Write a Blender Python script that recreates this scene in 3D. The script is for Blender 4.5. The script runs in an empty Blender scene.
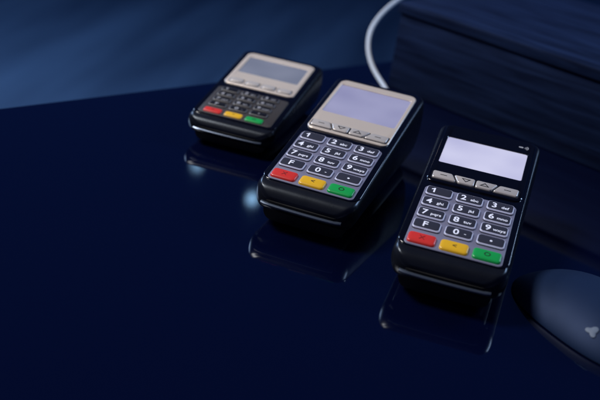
import bpy, bmesh, math, random, numpy as np
from mathutils import Vector, Matrix
zb,zf=62.,34.
def dz(y): return zf+(zb-zf)*(y-20)/160.
FM=60
PH,RO,DD=0.431,0.156,810.
def cam(phi,roll,D):
    pos=np.array([0,-D*math.cos(phi),D*math.sin(phi)])
    f=-pos/D; r0=np.array([1.,0,0]); u0=np.cross(r0,f)
    c,s=math.cos(roll),math.sin(roll)
    return pos,f,c*r0+s*u0,-s*r0+c*u0
pos,fw,rt,up=cam(PH,RO,DD); F=FM/36*600
def un(x,y,z=0):          # a point of the photograph carried down to height z (mm) above the table
    d=fw*F+rt*(x-300)+up*(200-y); t=(z-pos[2])/d[2]; return Vector(pos+t*d)
# ---------------------------------------------------------------- helpers
S=bpy.context.scene; COL=S.collection
SC=[1.,1.,1.]             # size of the terminal being built
def mat(name,col,rough=.4,metal=0,emit=None,es=0,coat=0,ior=1.5,var=.0,bump=0,scale=60,spec=.5,tint=None):
    m=bpy.data.materials.new(name); m.use_nodes=True; nt=m.node_tree; b=nt.nodes['Principled BSDF']
    b.inputs['Base Color'].default_value=(*col,1); b.inputs['Roughness'].default_value=rough
    b.inputs['Metallic'].default_value=metal; b.inputs['Coat Weight'].default_value=coat; b.inputs['Coat Roughness'].default_value=.08
    b.inputs['IOR'].default_value=ior; b.inputs['Specular IOR Level'].default_value=spec
    if tint: b.inputs['Specular Tint'].default_value=(*tint,1)
    if emit: b.inputs['Emission Color'].default_value=(*emit,1); b.inputs['Emission Strength'].default_value=es
    tc=nt.nodes.new('ShaderNodeTexCoord'); n=nt.nodes.new('ShaderNodeTexNoise'); n.inputs['Scale'].default_value=scale; n.inputs['Detail'].default_value=6
    nt.links.new(tc.outputs['Object'],n.inputs['Vector'])
    mr=nt.nodes.new('ShaderNodeMapRange'); mr.inputs['To Min'].default_value=max(0,rough-var); mr.inputs['To Max'].default_value=rough+var
    nt.links.new(n.outputs['Fac'],mr.inputs['Value']); nt.links.new(mr.outputs['Result'],b.inputs['Roughness'])
    if bump:
        n2=nt.nodes.new('ShaderNodeTexNoise'); n2.inputs['Scale'].default_value=2500; nt.links.new(tc.outputs['Object'],n2.inputs['Vector'])
        bp=nt.nodes.new('ShaderNodeBump'); bp.inputs['Strength'].default_value=bump; bp.inputs['Distance'].default_value=.0002
        nt.links.new(n2.outputs['Fac'],bp.inputs['Height']); nt.links.new(bp.outputs['Normal'],b.inputs['Normal'])
    return m
def mk(name,verts,faces,m,parent=None,smooth=35):
    me=bpy.data.meshes.new(name); me.from_pydata([(v[0]*SC[0]*.001,v[1]*SC[1]*.001,v[2]*SC[2]*.001) for v in verts],[],faces)
    bm=bmesh.new(); bm.from_mesh(me); bmesh.ops.recalc_face_normals(bm,faces=bm.faces); bm.to_mesh(me); bm.free()
    if smooth:
        for f in me.polygons: f.use_smooth=True
        me.set_sharp_from_angle(angle=math.radians(smooth))
    me.materials.append(m); o=bpy.data.objects.new(name,me); COL.objects.link(o)
    if parent: o.parent=parent
    return o
def tag(o,label,cat,group=None,kind=None):
    if label: o['label']=label
    if cat: o['category']=cat
    if group: o['group']=group
    if kind: o['kind']=kind
def empty(name,x,y,z=0,a=0):
    o=bpy.data.objects.new(name,None); COL.objects.link(o); o.location=(x*.001,y*.001,z*.001); o.rotation_euler=(0,0,a); o.empty_display_size=.02; return o
def rrect(cx,cy,w,h,r,n=6):
    out=[]
    for k,(sx,sy) in enumerate(((1,1),(-1,1),(-1,-1),(1,-1))):
        for i in range(n+1):
            a=math.pi/2*(k+i/n); out.append((cx+sx*(w/2-r)+r*math.cos(a),cy+sy*(h/2-r)+r*math.sin(a)))
    return out
def rpoly(pts,r,n=4):
    out=[];N=len(pts)
    for i in range(N):
        A,B,C=Vector(pts[i-1]),Vector(pts[i]),Vector(pts[(i+1)%N])
        p0=B+(A-B).normalized()*r; p2=B+(C-B).normalized()*r
        for j in range(n+1):
            t=j/n; out.append(tuple(p0*(1-t)**2+B*2*t*(1-t)+p2*t*t))
    return out
def chaikin(pts,it=2,closed=True):
    for _ in range(it):
        q=[]; n=len(pts)
        for i in range(n if closed else n-1):
            a,b=pts[i],pts[(i+1)%n]
            q+=[tuple(.75*u+.25*v for u,v in zip(a,b)),tuple(.25*u+.75*v for u,v in zip(a,b))]
        if not closed: q=[pts[0]]+q+[pts[-1]]
        pts=q
    return pts
def deck(x,y,off): return (x,y,dz(y)+off)
def inset(out,b):
    cx=(max(q[0] for q in out)+min(q[0] for q in out))/2; cy=(max(q[1] for q in out)+min(q[1] for q in out))/2
    hw=max(abs(q[0]-cx) for q in out); hh=max(abs(q[1]-cy) for q in out)
    return [(cx+(x-cx)*(1-b/hw),cy+(y-cy)*(1-b/hh)) for x,y in out]
def plate(name,out,o0,o1,bev,m,parent,dome=0,edge=None):
    n=len(out); lv=[(out,o0),(out,o1-bev),(inset(out,bev*.4),o1-bev*.3),(inset(out,bev),o1)]
    if dome: lv.append((inset(out,bev+1.6),o1+dome))
    V=[];Fc=[]
    for ol,off in lv: V+=[deck(x,y,off) for x,y in ol]
    for l in range(len(lv)-1):
        for i in range(n): Fc.append((l*n+i,l*n+(i+1)%n,(l+1)*n+(i+1)%n,(l+1)*n+i))
    Fc.append(tuple(range((len(lv)-1)*n,len(lv)*n))); Fc.append(tuple(reversed(range(n))))
    o=mk(name,V,Fc,m,parent)
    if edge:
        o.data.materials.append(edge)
        for i in range(n,3*n): o.data.polygons[i].material_index=1      # pale chamfer round the key top: edge highlight put into its colour
    return o
def ring(name,o,i,o0,o1,inb,m,parent):
    n=len(o); lv=[(o,o0),(o,o1-.5),(inset(o,.5),o1),(inset(i,-.4),o1),(i,o1-.4),(i,inb)]
    V=[];Fc=[]
    for ol,off in lv: V+=[deck(x,y,off) for x,y in ol]
    for l in range(len(lv)-1):
        for j in range(n): Fc.append((l*n+j,l*n+(j+1)%n,(l+1)*n+(j+1)%n,(l+1)*n+j))
    return mk(name,V,Fc,m,parent)
def flat(name,polys,off,m,parent):
    V=[];Fc=[]
    for q in polys: Fc.append(tuple(range(len(V),len(V)+len(q)))); V+=[deck(x,y,off) for x,y in q]
    return mk(name,V,Fc,m,parent,0)
TXT={}
def textpts(body,size,bold):
    key=(body,size,bold)
    if key not in TXT:
        if body=='1':       # a plain flagged numeral one
            s=size*.69
            v=[(0,0),(.2*s,0),(.2*s,s),(.04*s,s),(0,.93*s),(-.26*s,.74*s),(-.26*s,.56*s),(0,.72*s)]
            TXT[key]=(v,[(0,1,2,3,4,7),(4,5,6,7)]); return TXT[key]
        cu=bpy.data.curves.new('t','FONT'); cu.body=body; cu.size=size; cu.offset=bold; cu.resolution_u=4
        o=bpy.data.objects.new('t',cu); COL.objects.link(o); bpy.context.view_layer.update()
        me=bpy.data.meshes.new_from_object(o.evaluated_get(bpy.context.evaluated_depsgraph_get()))
        TXT[key]=([tuple(v.co[:2]) for v in me.vertices],[tuple(f.vertices) for f in me.polygons])
        bpy.data.objects.remove(o); bpy.data.curves.remove(cu); bpy.data.meshes.remove(me)
    return TXT[key]
def legend(items,off,m,parent,name='legend'):
    V=[];Fc=[]
    for body,size,x,y,bold in items:   # x = centre, y = vertical centre
        v,f=textpts(body,size,bold)
        if not v: continue
        x0=min(a for a,b in v);x1=max(a for a,b in v); y0=0; y1=size*.7
        b=len(V); V+=[deck(a-(x0+x1)/2+x,q-(y0+y1)/2+y,off) for a,q in v]; Fc+=[tuple(i+b for i in g) for g in f]
    return mk(name,V,Fc,m,parent,0)
# ---------------------------------------------------------------- materials
M=dict(
 body=mat('black_plastic',(.007,.008,.012),.28,var=.06,bump=.15,tint=(.75,.86,1)),
 base=mat('base_plastic',(.005,.005,.008),.5,var=.05,bump=.2),
 gloss=mat('gloss_black',(.003,.003,.005),.12,var=.04,coat=.5),
 silver=mat('silver_plastic',(.70,.60,.52),.34,metal=.25,var=.08,bump=.12),
 silverkey=mat('silver_key',(.68,.62,.58),.3,metal=.35,var=.06),
 lav=mat('backlit_panel',(.13,.13,.19),.45,emit=(.36,.37,.62),es=.14,var=.1),
 darkpanel=mat('dark_panel',(.055,.049,.048),.4,var=.05),
 key=mat('grey_key',(.042,.043,.060),.22,var=.06,bump=.1,coat=.3),
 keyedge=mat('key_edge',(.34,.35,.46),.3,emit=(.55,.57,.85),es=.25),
 blackkey=mat('black_key',(.010,.010,.013),.28,var=.05,coat=.3),
 blackedge=mat('black_key_edge',(.14,.135,.14),.35),
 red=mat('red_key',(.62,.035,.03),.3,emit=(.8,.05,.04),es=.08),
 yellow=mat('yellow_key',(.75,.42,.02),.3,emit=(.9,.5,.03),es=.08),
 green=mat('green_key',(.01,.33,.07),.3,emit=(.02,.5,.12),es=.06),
 ink=mat('white_ink',(.75,.76,.85),.5,emit=(.7,.72,.95),es=.3),
 dim=mat('grey_ink',(.4,.4,.43),.5),
 dark=mat('dark_ink',(.01,.01,.012),.5),
 darkred=mat('dark_red_ink',(.25,.01,.01),.5),
 lip=mat('slot_trim',(.12,.15,.21),.25,metal=.6,var=.05),
 slot=mat('slot_gap',(.002,.002,.003),.7),
 rubber=mat('rubber',(.01,.01,.01),.8),
 white=mat('cable_sheath',(.62,.68,.76),.4,var=.05),
)
def screenmat(name,c0,c1,es):
    m=mat(name,(.1,.1,.13),.25,coat=.3); nt=m.node_tree; b=nt.nodes['Principled BSDF']
    tc=nt.nodes.new('ShaderNodeTexCoord'); n=nt.nodes.new('ShaderNodeTexNoise'); n.inputs['Scale'].default_value=25; n.inputs['Detail'].default_value=1
    r=nt.nodes.new('ShaderNodeValToRGB'); r.color_ramp.elements[0].color=(*c0,1); r.color_ramp.elements[1].color=(*c1,1)
    r.color_ramp.elements[0].position=.3; r.color_ramp.elements[1].position=.7
    nt.links.new(tc.outputs['Object'],n.inputs['Vector']); nt.links.new(n.outputs['Fac'],r.inputs['Fac'])
    nt.links.new(r.outputs['Color'],b.inputs['Emission Color']); b.inputs['Emission Strength'].default_value=es
    return m
SCR=[screenmat('screen_grey',(.14,.17,.24),(.24,.27,.36),.6),screenmat('screen_lavender',(.24,.24,.44),(.34,.34,.55),.8),screenmat('screen_bright',(.46,.46,.71),(.64,.64,.86),.88)]
# ---------------------------------------------------------------- terminal
Y0=7.; LB=198.
def loft(name,ys,w0,w1,rf,rb,hfun,bfun,m,parent,L,f0=Y0):
    V=[];Fc=[];n=None
    for y in ys:
        w=w0+(w1-w0)*min(1,max(0,y/L)); yf=y-f0
        if yf<rf: w=w-rf+math.sqrt(max(0,rf*rf-(rf-yf)**2))
        if L-y<rb: w=w-rb+math.sqrt(max(0,rb*rb-(rb-(L-y))**2))
        h=hfun(y); b=bfun(y); H=h-b
        pr=[(0,b),(w-9,b),(w-4,b+.06*H),(w-1.2,b+.28*H),(w,b+.55*H),(w-.4,b+.8*H),(w-1.4,h-2.2),(w-3.0,h-.25),(w-5,h),(0,h)]
        pr=chaikin(pr,2,False)
        loop=[(x,y,z) for x,z in pr]+[(-x,y,z) for x,z in pr[-2:0:-1]]
        n=len(loop); V+=loop
    K=len(ys)
    for k in range(K-1):
        for i in range(n): Fc.append((k*n+i,k*n+(i+1)%n,(k+1)*n+(i+1)%n,(k+1)*n+i))
    Fc.append(tuple(range(n))); Fc.append(tuple(range((K-1)*n,K*n)))
    return mk(name,V,Fc,m,parent,40)
def bodyb(y):
    return 11+(.04*(19-y)**2 if y<19 else 0)
C_=22.9
LET=['1','2abc','3def','4ghi','5jkl','6mno','7pqrs','8tuv','9wxyz','F','0','.']
def terminal(kind,x,y,a,label,size=(1,1,1)):
    SC[:]=size
    LB=(198.,206.,199.)[kind]
    def hdeck(y):
        h=dz(y)
        if y<20: h-=.013*(20-y)**2
        if y<Y0+6: h-=.11*(Y0+6-y)**2
        if y>LB-6: h-=.12*(y-LB+6)**2
        return h-.05
    YS=[Y0+q for q in (0,.3,.9,1.8,3,4.5,6,8,10,12,14)]+[22,26,34,50,80,110,140,160]+[LB-q for q in (16,11,8,6,4,2.5,1,.3,0)]
    R=empty('payment_terminal',x,y,0,a); tag(R,label,'card terminal','card payment terminals on the table')
    loft('body',YS,40.5,43,14,11,hdeck,bodyb,M['body'],R,LB)
    loft('base',[17,18,20,23,28,60,120,LB-16,LB-10,LB-8],33,36,9,9,lambda y:16,lambda y:2,M['base'],R,LB+4,f0=11)
    for sx in (-1,1):
        for yy in (30,174):
            o=rrect(sx*24,yy,10,10,4.9,4); n=len(o)
            mk('foot',[(q[0],q[1],z) for z in (0,2.2) for q in o],[tuple(range(n)),tuple(range(n,2*n))]+[(i,(i+1)%n,n+(i+1)%n,n+i) for i in range(n)],M['rubber'],R)
    # card slot lip at the front
    def bar(name,hw,pr,m,parent,b0):
        V=[];Fc=[]
        for i in range(17):
            xx=-hw+2*hw*i/16; bow=-b0*(1-(xx/hw)**2)+(1.2 if i in (0,16) else 0)
            V+=[(xx,q+bow+Y0,z+3.0) for q,z in pr]
        n=len(pr)
        for i in range(16):
            for j in range(n): Fc.append((i*n+j,i*n+(j+1)%n,(i+1)*n+(j+1)%n,(i+1)*n+j))
        Fc+= [tuple(range(n)),tuple(range(16*n,17*n))]
        return mk(name,V,Fc,m,parent)
    sl=bar('card_slot',32,[(4,15.0),(-1.6,15.6),(-2.4,16.4),(-2.4,17.2),(-1.6,18.0),(4,18.2)],M['lip'],R,1.2)
    bar('slot_gap',29,[(2,18.6),(-.6,18.6),(-.6,20.0),(2,20.0)],M['slot'],sl,1.0)
    ox=0
    if kind:
        C=C_; pitch=14.9; ry=[88.6-pitch*i for i in range(4)]+[27.0]; yf=112
        b0,b1=((196,103.6),(193,103.6))[kind-1]
        d0,d1,wd=((187.5,134.5,32.0),(174,132.5,32.4))[kind-1]
    else:
        C=19.6; yc=29; pitch=12.8; ry=[yc+pitch*(4.15-i) for i in range(4)]+[yc]; yf=109; ox=-2
        b0,b1=187,99; wd=30; d0=176; d1=132
    plate('face_plate',rrect(0,(LB-4+19)/2,78,LB-23,8),-.4,.7,.5,M['gloss'],R)
    outer=rrect(0,(b0+b1)/2,(69,70,73)[kind],b0-b1,6); inner=rrect(0,(d0+d1)/2,2*wd,d0-d1,2)
    bz=ring('screen_bezel',outer,inner,.5,1.9,.8,M['gloss'] if kind==2 else M['silver'],R)
    flat('screen',[inset(inner,-.3)],1.0,SCR[kind],bz)
    if kind==2:   # contactless mark
        polys=[]; cx,cy=28,(b0+d0)/2-1
        for r in (1.5,2.7,3.9):
            A=[math.radians(-45+90*i/8) for i in range(9)]
            polys.append([(cx+r*math.cos(q),cy+r*math.sin(q)) for q in A]+[(cx+(r-.6)*math.cos(q),cy+(r-.6)*math.sin(q)) for q in reversed(A)])
        polys.append(rrect(cx-2.2,cy,3.6,1.9,.5,2))
        flat('contactless_mark',polys,1.98,M['dim'],bz)
    # function keys
    if kind:
        left=[(-33.0,4.7),(-18.4,4.7),(-14.2,-4.7),(-32.6,-4.7)]
        mid1=[(-16.8,4.7),(-.6,4.7),(-.6,-4.7),(-12.6,-4.7)]
        fk=[left,mid1,[(-q,v) for q,v in reversed(mid1)],[(-q,v) for q,v in reversed(left)]]
    else:
        fk=[rrect(q,0,12.6,9.5,2.4,3) for q in (-23.9,-8,8,23.9)]
    for i,pl in enumerate(fk):
        pl=[(q,v+yf) for q,v in pl]
        if kind: pl=rpoly(pl,1.6)
        kk=plate('function_key',pl,1.2,3.1,.7,M['silverkey'],R)
        flat('key_gap',[inset(pl,-.85)],1.97,M['dark'],kk)
        if kind and i in (1,2):
            s=1 if i==2 else -1; cx=(-7.2,7.2)[i-1]
            tri=[(cx-3.8,yf-2.1*s),(cx+3.8,yf-2.1*s),(cx,yf+2.5*s)]; tr2=[(cx-2.2,yf-1.35*s),(cx+2.2,yf-1.35*s),(cx,yf+1.3*s)]
            V=[deck(*q,3.2) for q in tri+tr2]
            mk('arrow_mark',V,[(0,1,4,3),(1,2,5,4),(2,0,3,5)],M['dark'],kk,0)
        elif kind:
            cx=-24.5 if i==0 else 24.5
            flat('dash_mark',[[(cx-2.6,yf-.35),(cx+2.6,yf-.35),(cx+2.6,yf+.35),(cx-2.6,yf+.35)]],3.2,M['dark'],kk)
    # keypad
    kw,kh=(C*.87,pitch*.78) if kind else (C*.84,pitch*.74)
    pt,pb=ry[0]+pitch*.5,ry[4]-pitch*.48
    plate('keypad_panel',rrect(0,(pt+pb)/2,2*C+kw+3 if kind else 69,pt-pb,3.5),.4,1.3,.4,M['lav'] if kind else M['darkpanel'],R)
    for r in range(4):
        for c in range(3):
            cx=(c-1)*C+ox; cy=ry[r]
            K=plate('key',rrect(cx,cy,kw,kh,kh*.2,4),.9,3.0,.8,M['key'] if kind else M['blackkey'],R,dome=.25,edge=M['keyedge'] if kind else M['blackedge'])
            t=LET[r*3+c]; it=[]; z=1 if kind else .8
            if len(t)>1: it=[(t[0],8.6*z,cx-4.6*z,cy-.3,.16),(t[1:],4.4*z,cx+3.6*z,cy-1.2*z,.07)]
            elif t=='1': it=[(t,8.6*z,cx-4.6*z,cy-.3,.16)]
            elif t=='0': it=[(t,8.6*z,cx-2*z,cy-.3,.16),('-',5*z,cx+4.5*z,cy-.5,.06)]
            elif t=='.': it=[(t,12*z,cx,cy+2.8,.2)]
            else: it=[(t,8.6*z,cx-1,cy-.3,.16)]
            legend(it,3.42,M['ink'] if kind else M['dim'],K)
    for c,(mn,sy) in enumerate((('red','X'),('yellow','<'),('green','O'))):
        cx=(c-1)*C+ox; cy=ry[4]
        K=plate('command_key',rrect(cx,cy,kw,kh,kh*.22,4),.9,3.0,.9,M[mn],R,dome=.3); K['label']=mn+' command key'
        legend([(sy,6 if kind else 4.5,cx,cy,.03)],3.45,M['dark'] if c else M['darkred'],K,'symbol')
    SC[:]=(1,1,1)
    return R
terminal(0,-73.5,72.5,-.24,'card terminal with unlit black keys and grey screen, furthest back of the three',(1.0,.79,.74))
terminal(1,-.3,-72.4,-.284,'card terminal with silver screen surround and backlit keys, standing between the two others')
terminal(2,103.5,-144.8,-.228,'card terminal with glossy black surround and brightest screen, standing next to the computer mouse')
# ---------------------------------------------------------------- table
a=un(0,108);b=un(190,85); d=(b-a).normalized(); nrm=Vector((d.y,-d.x,0))
T0=a-d*900; T1=b+d*1300; T2=T1+nrm*1500; T3=T0+nrm*1500
tm=mat('table_lacquer',(.0009,.0024,.017),.045,ior=1.75,var=.02,scale=6)
TB=empty('table',0,0,0); tag(TB,'glossy dark blue table reflecting the terminals','table')
V=[];Fc=[]
for z,i in ((-32,2),(-30,0),(-2,0),(0,2)):
    for q,sg in ((T0,(1,1)),(T1,(-1,1)),(T2,(-1,-1)),(T3,(1,-1))):
        w=q+d*i*sg[0]+nrm*i*sg[1]; V.append((w.x,w.y,z))
for l in range(3):
    for i in range(4): Fc.append((l*4+i,l*4+(i+1)%4,l*4+4+(i+1)%4,l*4+4+i))
Fc+=[(0,1,2,3),(12,13,14,15)]
mk('table_top',V,Fc,tm,TB,0)
for q,sg in ((T0,(1,1)),(T1,(-1,1)),(T2,(-1,-1)),(T3,(1,-1))):
    c0=q+d*90*sg[0]+nrm*90*sg[1]; V=[]
    for z in (-740,-32.5):
        for u,v in ((-30,-30),(30,-30),(30,30),(-30,30)):
            w=c0+d*u+nrm*v; V.append((w.x,w.y,z))
    mk('leg',V,[(0,1,2,3),(4,5,6,7)]+[(i,(i+1)%4,4+(i+1)%4,4+i) for i in range(4)],tm,TB,0)
# floor
fm_=mat('floor_light_streaks',(.02,.06,.2),.6); nt=fm_.node_tree; bs=nt.nodes['Principled BSDF']
tc=nt.nodes.new('ShaderNodeTexCoord'); mp=nt.nodes.new('ShaderNodeMapping'); mp.vector_type='TEXTURE'; mp.inputs['Rotation'].default_value=(0,0,1.40); mp.inputs['Scale'].default_value=(1.4,.2,1)
nn=nt.nodes.new('ShaderNodeTexNoise'); nn.inputs['Scale'].default_value=1.; nn.inputs['Detail'].default_value=2.5
rp=nt.nodes.new('ShaderNodeValToRGB'); rp.color_ramp.elements[0].position=.34; rp.color_ramp.elements[1].position=.72
rp.color_ramp.elements[0].color=(.018,.045,.10,1); rp.color_ramp.elements[1].color=(.062,.125,.23,1)  # paler streaks are beams of light put into the floor colour
nt.links.new(tc.outputs['Object'],mp.inputs['Vector']); nt.links.new(mp.outputs['Vector'],nn.inputs['Vector']); nt.links.new(nn.outputs['Fac'],rp.inputs['Fac']); nt.links.new(rp.outputs['Color'],bs.inputs['Base Color'])
fl=mk('floor',[(-4000,-3000,-740),(4000,-3000,-740),(4000,6000,-740),(-4000,6000,-740)],[(0,1,2,3)],fm_,None,0); tag(fl,'dark blue floor behind the table',None,None,'structure')
# wooden box
q0=un(387,86); q1=un(600,172); bd=(q1-q0).normalized(); ang=math.atan2(bd.y,bd.x)
wm=mat('dark_wood',(.01,.02,.07),.6,spec=.25,tint=(.35,.5,1)); nt=wm.node_tree; bs=nt.nodes['Principled BSDF']
tc=nt.nodes.new('ShaderNodeTexCoord'); mp=nt.nodes.new('ShaderNodeMapping'); mp.inputs['Scale'].default_value=(6,60,90)
nn=nt.nodes.new('ShaderNodeTexNoise'); nn.inputs['Scale'].default_value=1.6; nn.inputs['Detail'].default_value=8; nn.inputs['Distortion'].default_value=.6
rp=nt.nodes.new('ShaderNodeValToRGB'); rp.color_ramp.elements[0].position=.35; rp.color_ramp.elements[1].position=.68
rp.color_ramp.elements[0].color=(.0015,.004,.018,1); rp.color_ramp.elements[1].color=(.009,.019,.06,1)
nt.links.new(tc.outputs['Object'],mp.inputs['Vector']); nt.links.new(mp.outputs['Vector'],nn.inputs['Vector']); nt.links.new(nn.outputs['Fac'],rp.inputs['Fac']); nt.links.new(rp.outputs['Color'],bs.inputs['Base Color'])
B=empty('wooden_box',q0.x,q0.y,0,ang); tag(B,'dark wooden box with visible grain and a raised lid, behind the terminals','box')
def boxm(name,x0,x1,y0,y1,z0,z1,m,parent,bv=2):
    bm=bmesh.new(); bmesh.ops.create_cube(bm,size=1)
    for v in bm.verts: v.co=Vector(((x0+x1)/2+v.co.x*(x1-x0),(y0+y1)/2+v.co.y*(y1-y0),(z0+z1)/2+v.co.z*(z1-z0)))*.001
    bmesh.ops.bevel(bm,geom=bm.edges[:],offset=bv*.001,segments=2,affect='EDGES',profile=.5)
    me=bpy.data.meshes.new(name); bm.to_mesh(me); bm.free(); me.materials.append(m)
    for f in me.polygons: f.use_smooth=True
    me.set_sharp_from_angle(angle=math.radians(40))
    o=bpy.data.objects.new(name,me); COL.objects.link(o); o.parent=parent; return o
boxm('body',0,420,0,260,0,84,wm,B)
boxm('lid',-3,423,-3,263,84.2,96,wm,B)
# cable
pts=[un(380,118,2.7),un(388,108,2.7),un(390,98,2.7),un(385,87,3),un(377,76,6),un(369,60,16),un(367,38,34),un(376,17,52),un(398,-2,70),un(430,-20,80)]
cu=bpy.data.curves.new('cable','CURVE'); cu.dimensions='3D'; sp=cu.splines.new('NURBS'); sp.points.add(len(pts)-1)
for s,q in zip(sp.points,pts): s.co=(*(q*.001),1)
sp.use_endpoint_u=True; sp.order_u=4; cu.bevel_depth=.0026; cu.bevel_resolution=4
o=bpy.data.objects.new('tmp',cu); COL.objects.link(o); bpy.context.view_layer.update()
me=bpy.data.meshes.new_from_object(o.evaluated_get(bpy.context.evaluated_depsgraph_get())); bpy.data.objects.remove(o)
me.materials.clear(); me.materials.append(M['white']); co=bpy.data.objects.new('cable',me); COL.objects.link(co); tag(co,'white cable looping down beside the wooden box and behind the terminals','cable')
for f in me.polygons: f.use_smooth=True
# mouse
mc=un(598,323,0); md=(un(508,258,0)-mc); ma=math.atan2(md.y,md.x)-math.pi/2
Rm=empty('computer_mouse',mc.x,mc.y,0,ma); tag(Rm,'dark blue computer mouse with smooth rounded shell, lower right of the table','mouse')
mm=mat('mouse_shell',(.007,.017,.05),.55,var=.05,bump=.1,spec=.35,tint=(.4,.55,1))
V=[];Fc=[];nu,nv=64,18
MW,ML,MH=45,69,25
def mz(r,yy): return MH*(1-r**2)**.75*(1-.12*(yy/ML))
for j in range(nv+1):
    r=math.sin(j/nv*math.pi/2)
    for i in range(nu):
        th=2*math.pi*i/nu; c_,s_=math.cos(th),math.sin(th)
        ex=math.copysign(abs(c_)**.8,c_)*MW*r; ey=math.copysign(abs(s_)**.8,s_)*ML*r
        V.append((ex,ey,1+mz(min(r,1),ey)))
for j in range(nv):
    for i in range(nu): Fc.append((j*nu+i,j*nu+(i+1)%nu,(j+1)*nu+(i+1)%nu,(j+1)*nu+i))
Fc.append(tuple(nv*nu+i for i in range(nu)))
mk('shell',V,Fc,mm,Rm,50)
V=[];Fc=[]
for j,(s_,z_) in enumerate(((.86,0),(.9,.0),(.93,1.6))):
    for i in range(nu):
        th=2*math.pi*i/nu; V.append((math.copysign(abs(math.cos(th))**.8,math.cos(th))*MW*s_,math.copysign(abs(math.sin(th))**.8,math.sin(th))*ML*s_,z_))
for j in range(2):
    for i in range(nu): Fc.append((j*nu+i,j*nu+(i+1)%nu,(j+1)*nu+(i+1)%nu,(j+1)*nu+i))
mk('glide_ring',V,Fc,M['rubber'],Rm)
def shell_z(x,y):
    r=((abs(x)/MW)**2.5+(abs(y)/ML)**2.5)**(1/2.5); return 1+mz(min(r,.995),y)
lx,ly=-30.,-18.1; z=20
for _ in range(60):
    wq=un(592,332,z); dx,dy=wq.x-mc.x,wq.y-mc.y; lx,ly=math.cos(ma)*dx+math.sin(ma)*dy,-math.sin(ma)*dx+math.cos(ma)*dy
    z=.7*z+.3*shell_z(lx,ly)
h_=.5; P0=Vector((lx,ly,shell_z(lx,ly))); tx=Vector((2*h_,0,shell_z(lx+h_,ly)-shell_z(lx-h_,ly))).normalized(); ty=Vector((0,2*h_,shell_z(lx,ly+h_)-shell_z(lx,ly-h_))); nn_=tx.cross(ty).normalized(); ty=nn_.cross(tx)
NE=36
def er(i): return 3.3*(1+.3*math.cos(3*2*math.pi*i/NE+.6)+.12*math.cos(2*math.pi*i/NE))
V=[P0+nn_*.7]+[P0+nn_*.45+tx*er(i)*math.cos(2*math.pi*i/NE)+ty*er(i)*1.2*math.sin(2*math.pi*i/NE) for i in range(NE)]+[P0-nn_*1.2+tx*er(i)*1.1*math.cos(2*math.pi*i/NE)+ty*er(i)*1.3*math.sin(2*math.pi*i/NE) for i in range(NE)]
mk('emblem',V,[(0,1+i,1+(i+1)%NE) for i in range(NE)]+[(1+i,1+(i+1)%NE,1+NE+(i+1)%NE,1+NE+i) for i in range(NE)],mat('emblem_grey',(.05,.10,.19),.5),Rm)
V=[];Fc=[]
for i in range(24):
    th=2*math.pi*i/24
    for xx,rr_ in ((-3.5,8),(-2.5,9),(2.5,9),(3.5,8)): V.append((xx,-46+rr_*math.cos(th),shell_z(0,-46)-6+rr_*math.sin(th)))
for i in range(24):
    for j in range(3): Fc.append((i*4+j,i*4+j+1,((i+1)%24)*4+j+1,((i+1)%24)*4+j))
Fc+=[tuple(i*4 for i in range(24)),tuple(i*4+3 for i in range(24))]
mk('scroll_wheel',V,Fc,M['rubber'],Rm)
# ---------------------------------------------------------------- light
w=bpy.data.worlds.new('World'); S.world=w; w.use_nodes=True
w.node_tree.nodes['Background'].inputs['Color'].default_value=(.004,.013,.060,1); w.node_tree.nodes['Background'].inputs['Strength'].default_value=1
def area(name,loc,target,size,energy,col):
    l=bpy.data.lights.new(name,'AREA'); l.size=size; l.energy=energy; l.color=col; o=bpy.data.objects.new(name,l); COL.objects.link(o)
    o.location=loc; o.rotation_euler=(Vector(target)-Vector(loc)).to_track_quat('-Z','Y').to_euler(); return o
area('ceiling_lamp',(-.9,.1,1.3),(0,0,0),.4,22,(1,.97,.95))
area('floor_fill',(-1.6,1.9,1.2),(0,1.4,-.7),.8,30,(.45,.65,1))  # added fill to brighten the floor, stands for no real window
area('rim_fill',(1.3,.75,.9),(.05,-.08,.03),.5,9,(.45,.65,1))  # added blue rim light from the back right, not a real lamp
for loc,en in (((-.25,1.404,.598),.022),((-.109,1.345,.635),.035)):
    l=bpy.data.lights.new('bulb','POINT'); l.energy=en; l.shadow_soft_size=.014; l.color=(.35,.65,1); o=bpy.data.objects.new('bulb',l); COL.objects.link(o); o.location=loc
# ---------------------------------------------------------------- camera
cd=bpy.data.cameras.new('Camera'); cd.lens=FM; cd.sensor_width=36; cd.clip_start=.02; cd.clip_end=50
co=bpy.data.objects.new('Camera',cd); COL.objects.link(co); S.camera=co
co.matrix_world=Matrix((( rt[0],up[0],-fw[0],pos[0]*.001),(rt[1],up[1],-fw[1],pos[1]*.001),(rt[2],up[2],-fw[2],pos[2]*.001),(0,0,0,1)))
fp=un(400,185,45); cd.dof.use_dof=True; cd.dof.focus_distance=float((np.array(fp)-pos)@fw)*.001; cd.dof.aperture_fstop=5.6
S.view_settings.view_transform='Standard'; S.view_settings.look='None'; S.view_settings.exposure=0
